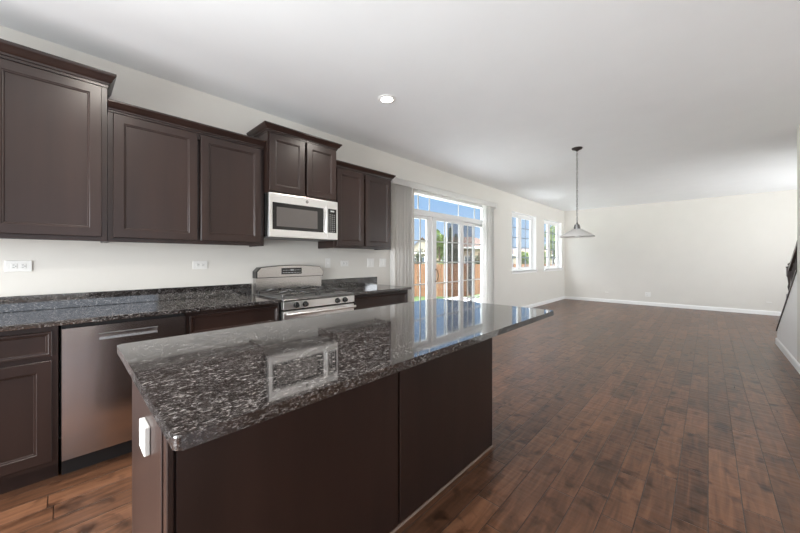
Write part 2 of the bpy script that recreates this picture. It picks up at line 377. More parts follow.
# ------------------------------------------------------------------ windows
def make_window(nm, y0, y1):
    r = sroot(nm, (XW-.1, (y0+y1)/2, WZ0))
    xa, xb = XW-.155, XW-.105
    bm = BM(); f = .05
    box(bm, xa, xb, y0+.002, y0+f, WZ0, WZ1-.002); box(bm, xa, xb, y1-f, y1-.002, WZ0, WZ1-.002)
    box(bm, xa, xb, y0+f, y1-f, WZ1-f, WZ1-.002); box(bm, xa, xb, y0+f, y1-f, WZ0, WZ0+f)
    ym = (y0+y1)/2-.05; box(bm, xa, xb+.01, ym-.06, ym+.06, WZ0+f, WZ1-f)
    obj('window_frame', bm, 'vinyl_white', r)
    for a, b_ in ((y0+f, ym-.06), (ym+.06, y1-f)):
        bm = BM(); s = .045; z0, z1 = WZ0+f, WZ1-f; x0, x1 = xa+.006, xb-.006
        box(bm, x0, x1, a, a+s, z0, z1); box(bm, x0, x1, b_-s, b_, z0, z1); box(bm, x0, x1, a+s, b_-s, z0, z0+s); box(bm, x0, x1, a+s, b_-s, z1-s, z1)
        sh = obj('sash', bm, 'vinyl_white', r)
        xm = (x0+x1)/2
        obj('pane', box(BM(), xm-.002, xm+.002, a+s, b_-s, z0+s, z1-s), 'pane_glass', sh)
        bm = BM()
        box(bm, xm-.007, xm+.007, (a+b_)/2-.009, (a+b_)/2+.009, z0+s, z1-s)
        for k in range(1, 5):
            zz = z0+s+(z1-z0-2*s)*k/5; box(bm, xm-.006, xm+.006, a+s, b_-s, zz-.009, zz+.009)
        obj('muntins', bm, 'grille_backlit', sh)
    bm = BM(); box(bm, XW-.104, XW+.03, y0+.001, y1-.001, WZ0, WZ0+.02, .003); box(bm, XW+.001, XW+.03, y0-.03, y1+.03, WZ0-.012, WZ0+.02, .003)
    box(bm, XW+.001, XW+.016, y0-.015, y1+.015, WZ0-.05, WZ0-.012)
    obj('window_sill', bm, 'trim_white', r)
    bm = BM()
    for a, b_ in ((y0, y0+.004), (y1-.004, y1)): box(bm, XW-.104, XW-.001, a, b_, WZ0+.02, WZ1)
    box(bm, XW-.104, XW-.001, y0, y1, WZ1-.004, WZ1)
    obj('jamb_lining', bm, 'trim_white', r)
for i, (a, b_) in enumerate(WIN): make_window('window_%d' % (i+1), a, b_)
# patio door with transom
dr = sroot('door_1', (XW-.1, 4.9, 0))
xa, xb = XW-.165, XW-.04
TB = 2.00                                       # bottom of the transom bar glass
bm = BM(); box(bm, xa, xb, D0+.002, D0+.05, 0, DZ); box(bm, xa, xb, D1-.05, D1-.002, 0, DZ); box(bm, xa, xb, D0+.05, D1-.05, DZ-.05, DZ-.002)
box(bm, xa, xb, D0+.05, D1-.05, TB-.04, TB+.045); box(bm, xa, xb, D0+.05, D1-.05, .0, .03); box(bm, xa, xb, 4.262, 4.315, .03, TB-.04)
obj('door_frame', bm, 'vinyl_white', dr)
tz0, tz1 = TB+.045, DZ-.05
obj('transom_pane', box(BM(), XW-.102, XW-.098, D0+.05, D1-.05, tz0, tz1), 'pane_glass', dr)
bm = BM()
for y in (3.95, 4.24, 5.11, 5.68): box(bm, XW-.108, XW-.092, y-.009, y+.009, tz0, tz1)
obj('transom_muntins', bm, 'grille_white', dr)
def leaf(nm, y0, y1, sl, sr, xc, cols, rows=5):
    z0, z1 = .032, TB-.042; x0, x1 = xc-.02, xc+.02
    bm = BM(); box(bm, x0, x1, y0, y0+sl, z0, z1); box(bm, x0, x1, y1-sr, y1, z0, z1); box(bm, x0, x1, y0+sl, y1-sr, z1-.05, z1); box(bm, x0, x1, y0+sl, y1-sr, z0, z0+.10)
    lf = obj(nm, bm, 'vinyl_white', dr)
    g0, g1 = z0+.10, z1-.05
    obj('pane', box(BM(), xc-.002, xc+.002, y0+sl, y1-sr, g0, g1), 'pane_glass', lf)
    bm = BM()
    for k in range(1, rows): zz = g0+(g1-g0)*k/rows; box(bm, xc-.007, xc+.007, y0+sl, y1-sr, zz-.009, zz+.009)
    for y in cols: box(bm, xc-.008, xc+.008, y-.009, y+.009, g0, g1)
    obj('muntins', bm, 'grille_white', lf)
    return lf
leaf('fixed_panel', D0+.052, 4.26, .04, .10, XW-.10, [4.00])
L2 = leaf('sliding_panel', 4.317, 5.21, .055, .11, XW-.072, [4.63, 4.87])
leaf('fixed_panel', 5.16, D1-.052, .06, .03, XW-.120, [5.46, 5.70])
bm = BM(); tube(bm, [(XW-.052, 4.345, .87), (XW-.02, 4.36, .90), (XW-.008, 4.37, .98), (XW-.02, 4.36, 1.06), (XW-.052, 4.345, 1.09)], .009)
obj('door_handle', bm, 'iron_bronze', L2, True, 'dark curved pull handle')
bm = BM(); a, b_ = 4.80, 5.72; x0, x1 = XW-.162, XW-.148; z0, z1 = .032, TB-.042
box(bm, x0, x1, a, a+.035, z0, z1); box(bm, x0, x1, b_-.035, b_, z0, z1); box(bm, x0, x1, a+.035, b_-.035, z1-.04, z1); box(bm, x0, x1, a+.035, b_-.035, z0, z0+.05)
sc_ = obj('insect_screen', bm, 'vinyl_white', dr); obj('mesh_screen', box(BM(), XW-.156, XW-.154, a+.035, b_-.035, z0+.05, z1-.04), 'screen_mesh', sc_)
# vertical blind with valance
vb = thing('vertical_blind', 'white vertical blind with valance, drawn open beside the patio door', 'blind', (XW+.06, 4.7, 2.39))
bm = BM(); va, vc = 3.16, 6.22
box(bm, XW+.10, XW+.118, va, vc, 2.31, 2.40, .003); box(bm, XW+.001, XW+.10, va, va+.012, 2.31, 2.40); box(bm, XW+.001, XW+.10, vc-.012, vc, 2.31, 2.40)
box(bm, XW+.001, XW+.10, va+.012, vc-.012, 2.385, 2.399)
obj('valance', bm, 'vane_white', vb)
obj('headrail', box(BM(), XW+.035, XW+.075, va+.02, vc-.02, 2.345, 2.38), 'vinyl_white', vb)
def vane(y, ang):
    bm = BM(); nseg = 5; w = .089; th = .0016
    pts = []
    for k in range(nseg+1):
        s = (k/nseg-.5); pts.append((s*w, .006*(1-4*s*s)))
    ca, sa = math.cos(ang), math.sin(ang)
    P = [(XW+.056+p*ca-q*sa, y+p*sa+q*ca) for p, q in pts]+[(XW+.056+p*ca-(q-th)*sa, y+p*sa+(q-th)*ca) for p, q in reversed(pts)]
    prism(bm, P, 'z', .03, 2.345)
    obj('vane', bm, 'vane_white', vb)
for k in range(13): vane(3.215+k*.031, random.uniform(-.2, .8))
for k in range(12): vane(5.80+k*.033, random.uniform(-.9, .1))

# ------------------------------------------------------------------ cabinet making
def panel(bm, x, y0, y1, z0, z1, sgn=1, st=.056):
    prof = [(0, -.019), (0, -.0025), (.0025, 0), (st, 0), (st+.003, -.0035), (st+.010, -.0045), (st+.013, -.0095)]
    rings = []
    for i, d in prof:
        xx = x+sgn*d
        rings.append([bm.verts.new(c) for c in ((xx, y0+i, z0+i), (xx, y1-i, z0+i), (xx, y1-i, z1-i), (xx, y0+i, z1-i))])
    for a, b_ in zip(rings, rings[1:]):
        for k in range(4): bm.faces.new((a[k], a[(k+1) % 4], b_[(k+1) % 4], b_[k]))
    bm.faces.new(rings[0]); bm.faces.new(rings[-1])
    return bm
def crown(bm, xf, y0, y1, zb, zt, out=.045, left=True, right=True):
    h = zt-zb
    prof = [(0, 0), (.006, 0), (.006, h*.18), (.012, h*.20), (.014, h*.34), (.024, h*.42), (.030, h*.58), (.040, h*.76), (out, h*.84), (out, h), (0, h)]
    cols = []
    for o, z in prof:
        a = y0-(o if left else 0); b_ = y1+(o if right else 0)
        cols.append([bm.verts.new(c) for c in ((XW+.001, a, zb+z), (xf+o, a, zb+z), (xf+o, b_, zb+z), (XW+.001, b_, zb+z))])
    for p, q in zip(cols, cols[1:]):
        for k in range(3): bm.faces.new((p[k], p[k+1], q[k+1], q[k]))
    bm.faces.new(cols[0]); bm.faces.new(cols[-1])
    bm.faces.new([c[0] for c in cols[1:-1]]+[cols[-1][0], cols[0][0]]); bm.faces.new([c[3] for c in cols[1:-1]]+[cols[-1][3], cols[0][3]])
    return bm
def upper(label, y0, y1, z0, z1, zt, depth, doors, cl=True, crr=True, dz0=.03):
    t = thing('wall_cabinet', label, 'cabinet', (XW+depth/2, (y0+y1)/2, z0), 'espresso wall cabinets')
    xf = XW+depth
    bm = BM(); box(bm, XW+.001, xf-.02, y0+.001, y1-.001, z0+.012, z1); 
    box(bm, xf-.0215, xf, y0+.001, y0+.04, z0, z1); box(bm, xf-.0215, xf, y1-.04, y1-.001, z0, z1)
    box(bm, xf-.0215, xf-.001, y0+.04, y1-.04, z1-.05, z1); box(bm, xf-.0215, xf-.001, y0+.04, y1-.04, z0, z0+.04)
    box(bm, XW+.001, xf-.0215, y0+.001, y0+.016, z0, z0+.012); box(bm, XW+.001, xf-.0215, y1-.016, y1-.001, z0, z0+.012)
    obj('carcass', bm, 'cabinet_wood', t)
    for a, b_ in doors: obj('door', panel(BM(), xf+.0195, a, b_, z0+dz0, z1-.012), 'cabinet_wood', t)
    obj('crown_moulding', crown(BM(), xf+.001, y0+.001, y1-.001, z1-.004, zt, left=cl, right=crr), 'cabinet_wood', t, True)
    return t
DP = .325-.02
upper('large espresso wall cabinet with tall crown at left edge of the room', -.80, .206, 1.378, 2.425, 2.513, .345-.02, [(-.786, -.325), (-.305, .176)])
upper('wide two-door espresso wall cabinet above the dishwasher counter', .2075, 1.283, 1.378, 2.275, 2.343, DP, [(.236, .742), (.766, 1.250)], cl=False, crr=False)
upper('small raised two-door espresso cabinet above the microwave', 1.286, 2.040, 1.872, 2.43, 2.495, .372, [(1.300, 1.655), (1.678, 2.026)], dz0=.012)
upper('two-door espresso wall cabinet between microwave and patio door blind', 2.043, 2.935, 1.378, 2.275, 2.340, DP, [(2.085, 2.468), (2.497, 2.915)], cl=False)

def basecab(label, y0, y1, doors, drawers, group='espresso base cabinets'):
    t = thing('base_cabinet', label, 'cabinet', (XW+.3, (y0+y1)/2, 0), group)
    xf = XW+.61
    bm = BM(); box(bm, XW+.001, xf-.02, y0+.001, y1-.001, .10, .883)
    box(bm, xf-.02, xf, y0+.001, y0+.035, .10, .883); box(bm, xf-.02, xf, y1-.035, y1-.001, .10, .883)
    for z in ((.10, .14), (.69, .73), (.85, .883)): box(bm, xf-.02, xf-.0005, y0+.035, y1-.035, *z)
    obj('carcass', bm, 'cabinet_wood', t)
    obj('toe_kick', box(BM(), XW+.05, XW+.545, y0+.002, y1-.002, 0, .10), 'cabinet_wood', t)
    for a, b_ in doors: obj('door', panel(BM(), xf+.0195, a, b_, .128, .692), 'cabinet_wood', t)
    for a, b_ in drawers: obj('drawer', panel(BM(), xf+.0195, a, b_, .718, .855, st=.012), 'cabinet_wood', t)
    return t
basecab('espresso base cabinet left of the dishwasher', -.85, -.020, [(-.835, -.46), (-.42, -.045)], [(-.835, -.045)])
basecab('espresso base cabinet between dishwasher and range', .597, 1.284, [(.612, .93), (.95, 1.268)], [(.618, 1.266)])
basecab('espresso base cabinet right of the range', 2.060, 2.925, [(2.09, 2.485), (2.50, 2.895)], [(2.085, 2.902)])
# countertops with backsplash
def counter(label, y0, y1, el=False, er=False):
    t = thing('countertop', label, 'countertop', (XW+.32, (y0+y1)/2, .884), 'wall countertops')
    obj('slab', box(BM(), XW+.001, XW+.648, y0, y1, .884, .914, .004, 2), 'granite', t)
    obj('backsplash', box(BM(), XW+.001, XW+.021, y0+.002, y1-.002, .9145, 1.016, .002), 'granite', t)
counter('dark speckled granite countertop along the wall left of the range', -.85, 1.287)
counter('dark speckled granite countertop along the wall right of the range', 2.057, 2.955)

# ------------------------------------------------------------------ dishwasher
dw = thing('dishwasher', 'stainless steel dishwasher with pocket handle under the granite counter', 'dishwasher', (XW+.32, .29, 0))
obj('body', box(BM(), XW+.03, XW+.60, -.010, .590, .10, .878), 'toe_black', dw)
obj('toe_panel', box(BM(), XW+.05, XW+.56, -.008, .588, 0.0, .099), 'toe_black', dw)
x0, x1 = XW+.601, XW+.642
ya, yb = -.007, .588; p0, p1, q0, q1 = .148, .43, .777, .812
bm = BM(); box(bm, x0, x1, ya, yb, .115, q0); box(bm, x0, x1, ya, yb, q1, .862); box(bm, x0, x1, ya, p0, q0, q1); box(bm, x0, x1, p1, yb, q0, q1)
bmesh.ops.remove_doubles(bm, verts=bm.verts[:], dist=1e-5)
dd = obj('door', bm, 'stainless_door', dw)
bm = BM(); box(bm, x0, x0+.008, p0, p1, q0, q1)
obj('handle_pocket', bm, 'stainless', dd)
obj('pocket_line_top', box(BM(), x1-.004, x1+.001, p0-.003, p1+.003, q1-.004, q1+.003, .001), 'display_grey', dd)  # thin dark lines along the top and bottom edges of the pocket
obj('pocket_line_low', box(BM(), x1-.001, x1+.001, p0-.003, p1+.003, q0-.004, q0, .001), 'display_grey', dd)

# ------------------------------------------------------------------ range
rg = thing('gas_range', 'stainless steel gas range with black grates between the granite counters', 'stove', (XW+.33, 1.672, 0))
r0, r1 = 1.292, 2.052
obj('body', box(BM(), XW+.012, XW+.630, r0, r1, .03, .895, .003), 'black_enamel', rg)
bm = BM(); box(bm, XW+.075, XW+.668, r0-.001, r1+.001, .8955, .917, .006, 2); obj('cooktop', bm, 'display_grey', rg)
obj('cooktop_trim', box(BM(), XW+.660, XW+.672, r0, r1, .889, .907, .002), 'nickel', rg)
# backguard: curved top bulging panel
def bg_poly(z0, zt, ins, arch):
    n_ = 20; P = [(r0+ins, z0), (r1-ins, z0)]
    for k in range(n_+1):
        s = 1-k/n_; y = r0+ins+(r1-r0-2*ins)*s
        e_ = min(s, 1-s)/.06; rd = 1-math.sqrt(max(0, 1-(1-min(1, e_))**2)) if e_ < 1 else 0
        P.append((y, zt+arch*(1-(2*s-1)**2)-rd*.035))
    return P
bgp = obj('backguard', prism(BM(), bg_poly(1.075, 1.165, .012, .024), 'x', XW+.0135, XW+.110), 'stainless', rg, True)
obj('backguard_edge', prism(BM(), bg_poly(1.068, 1.170, .004, .025), 'x', XW+.012, XW+.098), 'black_enamel', rg)
obj('back_riser', box(BM(), XW+.012, XW+.074, r0+.01, r1-.01, .8955, 1.068), 'stainless', rg)
obj('display_panel', box(BM(), XW+.1102, XW+.114, 1.547, 1.775, 1.100, 1.164, .002), 'black_glass', bgp)
bm = BM()
for rr in range(2):
    for k in range(12):
        if rr == 1 and k in (5, 6): continue
        y = 1.562+k*.0170; box(bm, XW+.1142, XW+.1148, y, y+.010, 1.113+rr*.026, 1.119+rr*.026)
box(bm, XW+.1142, XW+.1148, 1.645, 1.683, 1.136, 1.150)
obj('buttons', bm, 'legend_grey', bgp)
cp = obj('control_panel', box(BM(), XW+.630, XW+.672, r0, r1, .822, .888, .004, 2), 'stainless_bright', rg)
for y in (1.408, 1.495, 1.839, 1.928):
    bm = BM(); cyl(bm, (XW+.6725, y, .856), (XW+.680, y, .856), .026, n=20); cyl(bm, (XW+.680, y, .856), (XW+.702, y, .856), .021, .018, 20)
    box(bm, XW+.70, XW+.709, y-.004, y+.004, .838, .874, .002)
    obj('knob', bm, 'black_enamel', rg, True)
od = obj('oven_door', box(BM(), XW+.631, XW+.668, r0+.003, r1-.003, .20, .806, .005, 2), 'stainless_bright', rg)
obj('oven_window', box(BM(), XW+.6682, XW+.671, r0+.13, r1-.13, .36, .66, .002), 'black_glass', od)
bm = BM(); tube(bm, [(XW+.700, r0+.012, .782), (XW+.712, r0+.05, .782), (XW+.716, r0+.2, .782), (XW+.716, r1-.2, .782), (XW+.712, r1-.05, .782), (XW+.700, r1-.012, .782)], .0125, 12)
for y in (r0+.04, r1-.04): cyl(bm, (XW+.668, y, .782), (XW+.708, y, .782), .010, n=10)
obj('oven_handle', bm, 'stainless_bright', rg, True)
obj('storage_drawer', box(BM(), XW+.631, XW+.665, r0+.003, r1-.003, .05, .19, .005), 'stainless_bright', rg)
for cy in (1.46, 1.884):
    for cx in (XW+.20, XW+.48):
        bm = BM(); cyl(bm, (cx, cy, .917), (cx, cy, .926), .052, .045, 20); cyl(bm, (cx, cy, .926), (cx, cy, .933), .030, .028, 18)
        obj('burner', bm, 'cast_iron', rg, True)
for g0, g1 in ((r0+.03, 1.655), (1.689, r1-.03)):
    bm = BM(); xx0, xx1 = XW+.10, XW+.60; b1 = .007; z0, z1 = .938, .950
    for y in (g0, g1): box(bm, xx0, xx1, y-b1, y+b1, z0, z1, .003)
    for x in (xx0, (xx0+xx1)/2, xx1): box(bm, x-b1, x+b1, g0, g1, z0, z1, .003)
    cy = (g0+g1)/2
    for cx in (XW+.20, XW+.48):
        for a in range(8):
            ang = PI/4*a; dx, dy = math.cos(ang), math.sin(ang)
            if a % 2 == 0: rin, ro = .035, .14 if a % 4 == 2 else .10
            else: rin, ro = .05, .13
            tube(bm, [(cx+dx*rin, cy+dy*rin, .958), (cx+dx*(rin+.04), cy+dy*(rin+.04), .956), (cx+dx*ro, cy+dy*ro, .944)], .006, 6)
    for y in (g0, g1):
        for x in (xx0, xx1): box(bm, x-.009, x+.009, y-.009, y+.009, .9175, .94, .003)
    obj('grate', bm, 'cast_iron', rg)

# ------------------------------------------------------------------ microwave
mw = thing('microwave', 'stainless steel over-the-range microwave below the small raised cabinet', 'microwave', (XW+.2, 1.663, 1.457))
m0, m1, mz0, mz1 = 1.288, 2.038, 1.457, 1.868
xf = XW+.40
obj('body', box(BM(), XW+.002, xf-.03, m0, m1, mz0+.012, mz1, .002), 'black_enamel', mw)
bm = BM(); box(bm, XW+.03, xf-.035, m0+.01, m1-.01, mz0, mz0+.0115); obj('underside_vent', bm, 'display_grey', mw)
dk = obj('door', box(BM(), xf-.029, xf, m0, 1.903, mz0+.004, mz1, .004, 2), 'stainless_bright', mw)
obj('door_glass', box(BM(), xf+.0003, xf+.003, 1.320, 1.862, 1.532, 1.782, .001), 'black_glass', dk)
obj('window_screen', box(BM(), xf+.0032, xf+.0045, 1.358, 1.788, 1.562, 1.742, .0005), 'oven_screen', dk)
bm = BM(); box(bm, xf+.012, xf+.030, 1.872, 1.896, 1.525, 1.795, .006, 3); box(bm, xf+.0003, xf+.014, 1.876, 1.892, 1.535, 1.555); box(bm, xf+.0003, xf+.014, 1.876, 1.892, 1.765, 1.785)
obj('handle', bm, 'stainless_bright', dk, True)
ck_ = obj('control_side', box(BM(), xf-.029, xf, 1.905, m1, mz0+.004, mz1, .004, 2), 'stainless_bright', mw)
obj('keypad', box(BM(), xf+.0003, xf+.003, 1.918, 2.020, 1.535, 1.785, .001), 'black_glass', ck_)
bm = BM()
for rr in range(9):
    for cc in range(3):
        y = 1.932+cc*.027; z = 1.548+rr*.0215; box(bm, xf+.0032, xf+.0038, y, y+.014, z, z+.006)
box(bm, xf+.0032, xf+.0038, 1.945, 1.992, 1.752, 1.768)
obj('key_legends', bm, 'legend_grey', ck_)
def lettering(txt, size):
    c = bpy.data.curves.new('t', 'FONT'); c.body = txt; c.size = size; c.align_x = 'CENTER'; c.align_y = 'CENTER'; c.extrude = .0004
    o = bpy.data.objects.new('t', c); COL.objects.link(o)
    bpy.context.view_layer.update()
    me = bpy.data.meshes.new_from_object(o); bm = BM(); bm.from_mesh(me)
    bpy.data.objects.remove(o); bpy.data.curves.remove(c); bpy.data.meshes.remove(me)
    return bm
bm = lettering('GE', .014)
for v in bm.verts: v.co = Vector((xf+.0026+v.co.z, 1.672+v.co.x, 1.824+v.co.y))
em = obj('badge', cyl(BM(), (xf+.0003, 1.672, 1.824), (xf+.002, 1.672, 1.824), .0145, n=24), 'nickel', dk)
obj('badge_letters', bm, 'plate_white', em)

# ------------------------------------------------------------------ island
IX0, IX1, IY0, IY1 = -1.69, -1.05, .192, 1.998
isl = thing('kitchen_island', 'espresso island cabinet with flat back panels under the granite top', 'island', ((IX0+IX1)/2, 1.1, 0))
bm = BM(); box(bm, IX0+.02, IX1-.012, IY0+.012, IY1-.012, .10, .883); box(bm, IX0+.09, IX1-.012, IY0+.012, IY1-.012, 0, .10)
obj('carcass', bm, 'cabinet_wood', isl)
bm = BM(); box(bm, IX0, IX1-.075, IY0, IY0+.0118, 0, .883, .002); obj('end_panel', bm, 'cabinet_wood', isl)
obj('end_panel', box(BM(), IX0, IX1-.0002, IY1-.0118, IY1, 0, .883, .002), 'cabinet_wood', isl)
obj('corner_post', box(BM(), IX1-.040, IX1+.002, IY0-.001, IY0+.0155, 0, .883, .002), 'cabinet_wood', isl)
obj('back_panel', box(BM(), IX1-.0118, IX1, IY0+.020, 1.086, .012, .883, .003), 'cabinet_wood', isl)
obj('back_panel', box(BM(), IX1-.0118, IX1, 1.098, IY1-.013, .012, .883, .003), 'cabinet_wood', isl)
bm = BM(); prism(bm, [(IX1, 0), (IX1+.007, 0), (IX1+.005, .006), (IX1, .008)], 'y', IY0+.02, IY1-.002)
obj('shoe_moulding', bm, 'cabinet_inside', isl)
for a, b_ in ((.215, .64), (.66, 1.085), (1.11, 1.535), (1.555, 1.98)):
    obj('door', panel(BM(), IX0, a, b_, .128, .692, sgn=-1), 'cabinet_wood', isl)
    obj('drawer', panel(BM(), IX0, a, b_, .718, .855, sgn=-1, st=.012), 'cabinet_wood', isl)
def rslab(bm, x0, x1, y0, y1, z0, z1, r, n_=6, bev=.004):
    P = []
    for cx, cy, a0 in ((x1-r, y1-r, 0), (x0+r, y1-r, 90), (x0+r, y0+r, 180), (x1-r, y0+r, 270)):
        for k in range(n_+1):
            a = math.radians(a0+90*k/n_); P.append((cx+r*math.cos(a), cy+r*math.sin(a)))
    prism(bm, P, 'z', z0, z1)
    es = [e for e in bm.edges if abs(e.verts[0].co.z-e.verts[1].co.z) < 1e-6]
    bmesh.ops.bevel(bm, geom=es, offset=bev, segments=2, affect='EDGES', profile=.5)
    return bm
it = obj('island_countertop', rslab(BM(), -1.722, -.744, .148, 2.27, .884, .914, .014), 'granite')
tag(it, 'large polished grey and black speckled granite island top in the foreground', 'countertop')

# ------------------------------------------------------------------ outlets and switches (local: facing +X, width along Y)
OG = 'wall outlets and switches'
def outlet_proto(label, loc, kind, rot=(0, 0, 0), th=.006, name='wall_outlet', cat='outlet'):
    t = thing(name, label, cat, loc, OG)
    gangs = 2 if kind in ('double', 'duo') else 1
    w = .072 if gangs == 1 else .118; h = .116
    def P(nm, bm, mat, par=t): 
        me = obj(nm, bm, mat, None); me.parent = par
        return me
    def mk(nm, mat, fn, par=t):
        bm = BM(); fn(bm)
        for v in bm.verts: v.co += Vector(loc)
        return obj(nm, bm, mat, par)
    mk('cover_plate', 'plate_white', lambda b_: box(b_, .0005, th, -w/2, w/2, -h/2, h/2, .0022, 2))
    for g in range(gangs):
        cy = 0 if gangs == 1 else (-.023 if g == 0 else .023)
        sw = kind in ('switch', 'double') or (kind == 'duo' and g == 1)
        if sw:
            mk('rocker' if kind != 'switch' else 'toggle', 'plate_white', (lambda b_: box(b_, th, th+.003, cy-.016, cy+.016, -.033, .033, .001)) if kind != 'switch' else (lambda b_: (box(b_, th, th+.001, cy-.006, cy+.006, -.013, .013), box(b_, th, th+.011, cy-.004, cy+.004, -.002, .010, .001))))
        else:
            for cz in (-.0195, .0195):
                rc = mk('receptacle', 'plate_white', lambda b_: box(b_, th, th+.0018, cy-.0165, cy+.0165, cz-.014, cz+.014, .0012))
                def slots(b_):
                    box(b_, th+.0018, th+.0024, cy-.0085, cy-.0058, cz-.003, cz+.006); box(b_, th+.0018, th+.0024, cy+.0058, cy+.0085, cz-.003, cz+.006)
                    cyl(b_, (th+.0018, cy, cz-.008), (th+.0024, cy, cz-.008), .0028, n=8)
                mk('slots', 'slot_dark', slots, rc)
    t.rotation_euler = rot
    return t
HR = (PI/2, 0, 0)
o1 = outlet_proto('white horizontal outlet on the wall above the counter, nearest the left edge', (XW, -.204, 1.212), 'outlet', HR)
dup(o1, (XW, .843, 1.205), HR, 'white horizontal outlet under the wide two-door wall cabinet, left of the range')
dup(o1, (XW, 2.424, 1.203), HR, 'white horizontal outlet on the wall just right of the range')
outlet_proto('white vertical light switch beside the range back panel', (XW, 2.178, 1.210), 'switch', name='light_switch', cat='switch')
dd_ = outlet_proto('white two-gang switch plate above the end of the granite backsplash', (XW, 2.850, 1.208), 'double', name='light_switch', cat='switch')
dup(dd_, (XW, 3.075, 1.206), None, 'white two-gang switch plate beside the left blind stack')
RZ = (0, 0, -PI/2)
dup(o1, (-2.126, YF, .292), (PI/2, -0.0, -PI/2), 'white outlet low on the far wall nearest the window corner').rotation_euler = (0, PI/2, -PI/2)
dup(o1, (.986, YF, .292), None, 'white outlet low on the far wall nearest the stairs').rotation_euler = (0, PI/2, -PI/2)
outlet_proto('white two-gang outlet and jack plate at the middle of the far wall', (-1.175, YF, .295), 'duo', RZ)
oi = outlet_proto('white outlet on the end panel of the kitchen island', (-1.335, IY0, .678), 'outlet', RZ, th=.016)
oi.rotation_euler = RZ
oi.scale = (1, 1.35, .78)

# ------------------------------------------------------------------ ceiling fixtures
rcl = thing('recessed_light', 'lit round recessed ceiling light above the range aisle', 'ceiling light', (-2.174, 2.095, H), 'recessed ceiling lights')
c = (-2.174, 2.095, H)
obj('trim_ring', lathe(BM(), [(.052, -.002), (.058, -.008), (.083, -.004), (.085, -.0005)], c, 32), 'trim_white', rcl, True)
obj('lamp_lens', lathe(BM(), [(.001, -.0095), (.035, -.0135), (.050, -.0085), (.050, -.0083)], c, 24), 'lamp_glow', rcl, True)
cans = [(-2.174, 2.095)]
for i, (x, y, lb) in enumerate([(-2.174, .2, 'lit recessed ceiling light above the dishwasher aisle'), (-2.174, -1.7, 'lit recessed ceiling light behind the camera on the cabinet side'),
                 (-.5, .2, 'lit recessed ceiling light above the near end of the island'), (-.5, -1.7, 'lit recessed ceiling light behind the camera on the hall side')]):
    dup(rcl, (x, y, H), None, lb); cans.append((x, y))
for x, y in cans:
    lamp('AREA', 'can_lamp', (x, y, H-.02), (0, 0, 0), 11, (1, .93, .84), .10, spread=2.6)
sm_ = obj('sprinkler_cap', lathe(BM(), [(.03, -.004), (.032, -.001)], (-.55, 7.9, H), 16), 'trim_white'); tag(sm_, 'small white round cap on the ceiling before the far wall', 'ceiling cap')
# pendant
px_, py_ = -1.28, 4.80
pd = thing('pendant_lamp', 'white glass cone pendant lamp hanging from a dark chain', 'pendant lamp', (px_, py_, 1.54))
obj('canopy', lathe(BM(), [(.010, -.045), (.022, -.032), (.058, -.018), (.066, -.006), (.066, -.0005)], (px_, py_, H), 24), 'iron_bronze', pd, True)
bm = BM(); z = H-.045; k = 0; zl = .040
while z > 1.745:
    pts = []
    for j in range(13):
        a = 2*PI*j/12; u_ = .009*math.cos(a); v_ = .019*math.sin(a)
        pts.append((px_+(u_ if k % 2 else 0), py_+(0 if k % 2 else u_), z-.017+v_))
    tube(bm, pts, .0026, 5); z -= .031; k += 1
obj('chain', bm, 'iron_bronze', pd, True)
bm = BM(); tube(bm, [(px_+.004*math.sin(q*1.1), py_+.004*math.cos(q*1.1), H-.04-q*.045) for q in range(22)], .0018, 5)
obj('cord', bm, 'vane_white', pd)
obj('socket_cap', lathe(BM(), [(.030, .118), (.040, .124), (.040, .155), (.034, .160), (.034, .180), (.014, .188), (.009, .205), (.001, .206)], (px_, py_, 1.54), 24), 'nickel', pd, True)
bm = BM(); n_ = 72
prof = [(.030, .112), (.055, .104), (.13, .060), (.200, .016), (.212, .004), (.208, .001), (.196, .011), (.126, .055), (.052, .098), (.028, .106)]
obj('lamp_shade', lathe(bm, prof, (px_, py_, 1.555), n_, .012, 24), 'frosted_glass', pd, True)
obj('bulb', lathe(BM(), [(.001, -.012), (.016, -.008), (.026, .006), (.028, .02), (.018, .05), (.013, .07)], (px_, py_, 1.553), 18), 'plate_white', pd, True)

# ------------------------------------------------------------------ the garden
def CAMP(px, d, z=0):
    """point d metres in front of the camera along the view, as seen at column px"""
    r = (px-400)/321.97*d; s, c_ = math.sin(TH), math.cos(TH)
    return Vector((c_*r-s*d, s*r+c_*d, z))
bm = BM(); xs = [XW-T_-.01, -6.9, -8.2, -9.6, -12, -90]; zs = [-.22, -.22, -.5, -.78, -.80, -.8]
ys2 = [-30, 0, 10, 20, 40, 110]; g = [[bm.verts.new((x, y, z)) for y in ys2] for x, z in zip(xs, zs)]
for i in range(5):
    for j in range(5): bm.faces.new((g[i][j], g[i][j+1], g[i+1][j+1], g[i+1][j]))
gr = bmesh.ops.extrude_face_region(bm, geom=bm.faces[:]); 
for v in [q for q in gr['geom'] if isinstance(q, bmesh.types.BMVert)]: v.co.z -= .3
lw = obj('lawn', bm, 'grass'); tag(lw, None, None, kind='structure')
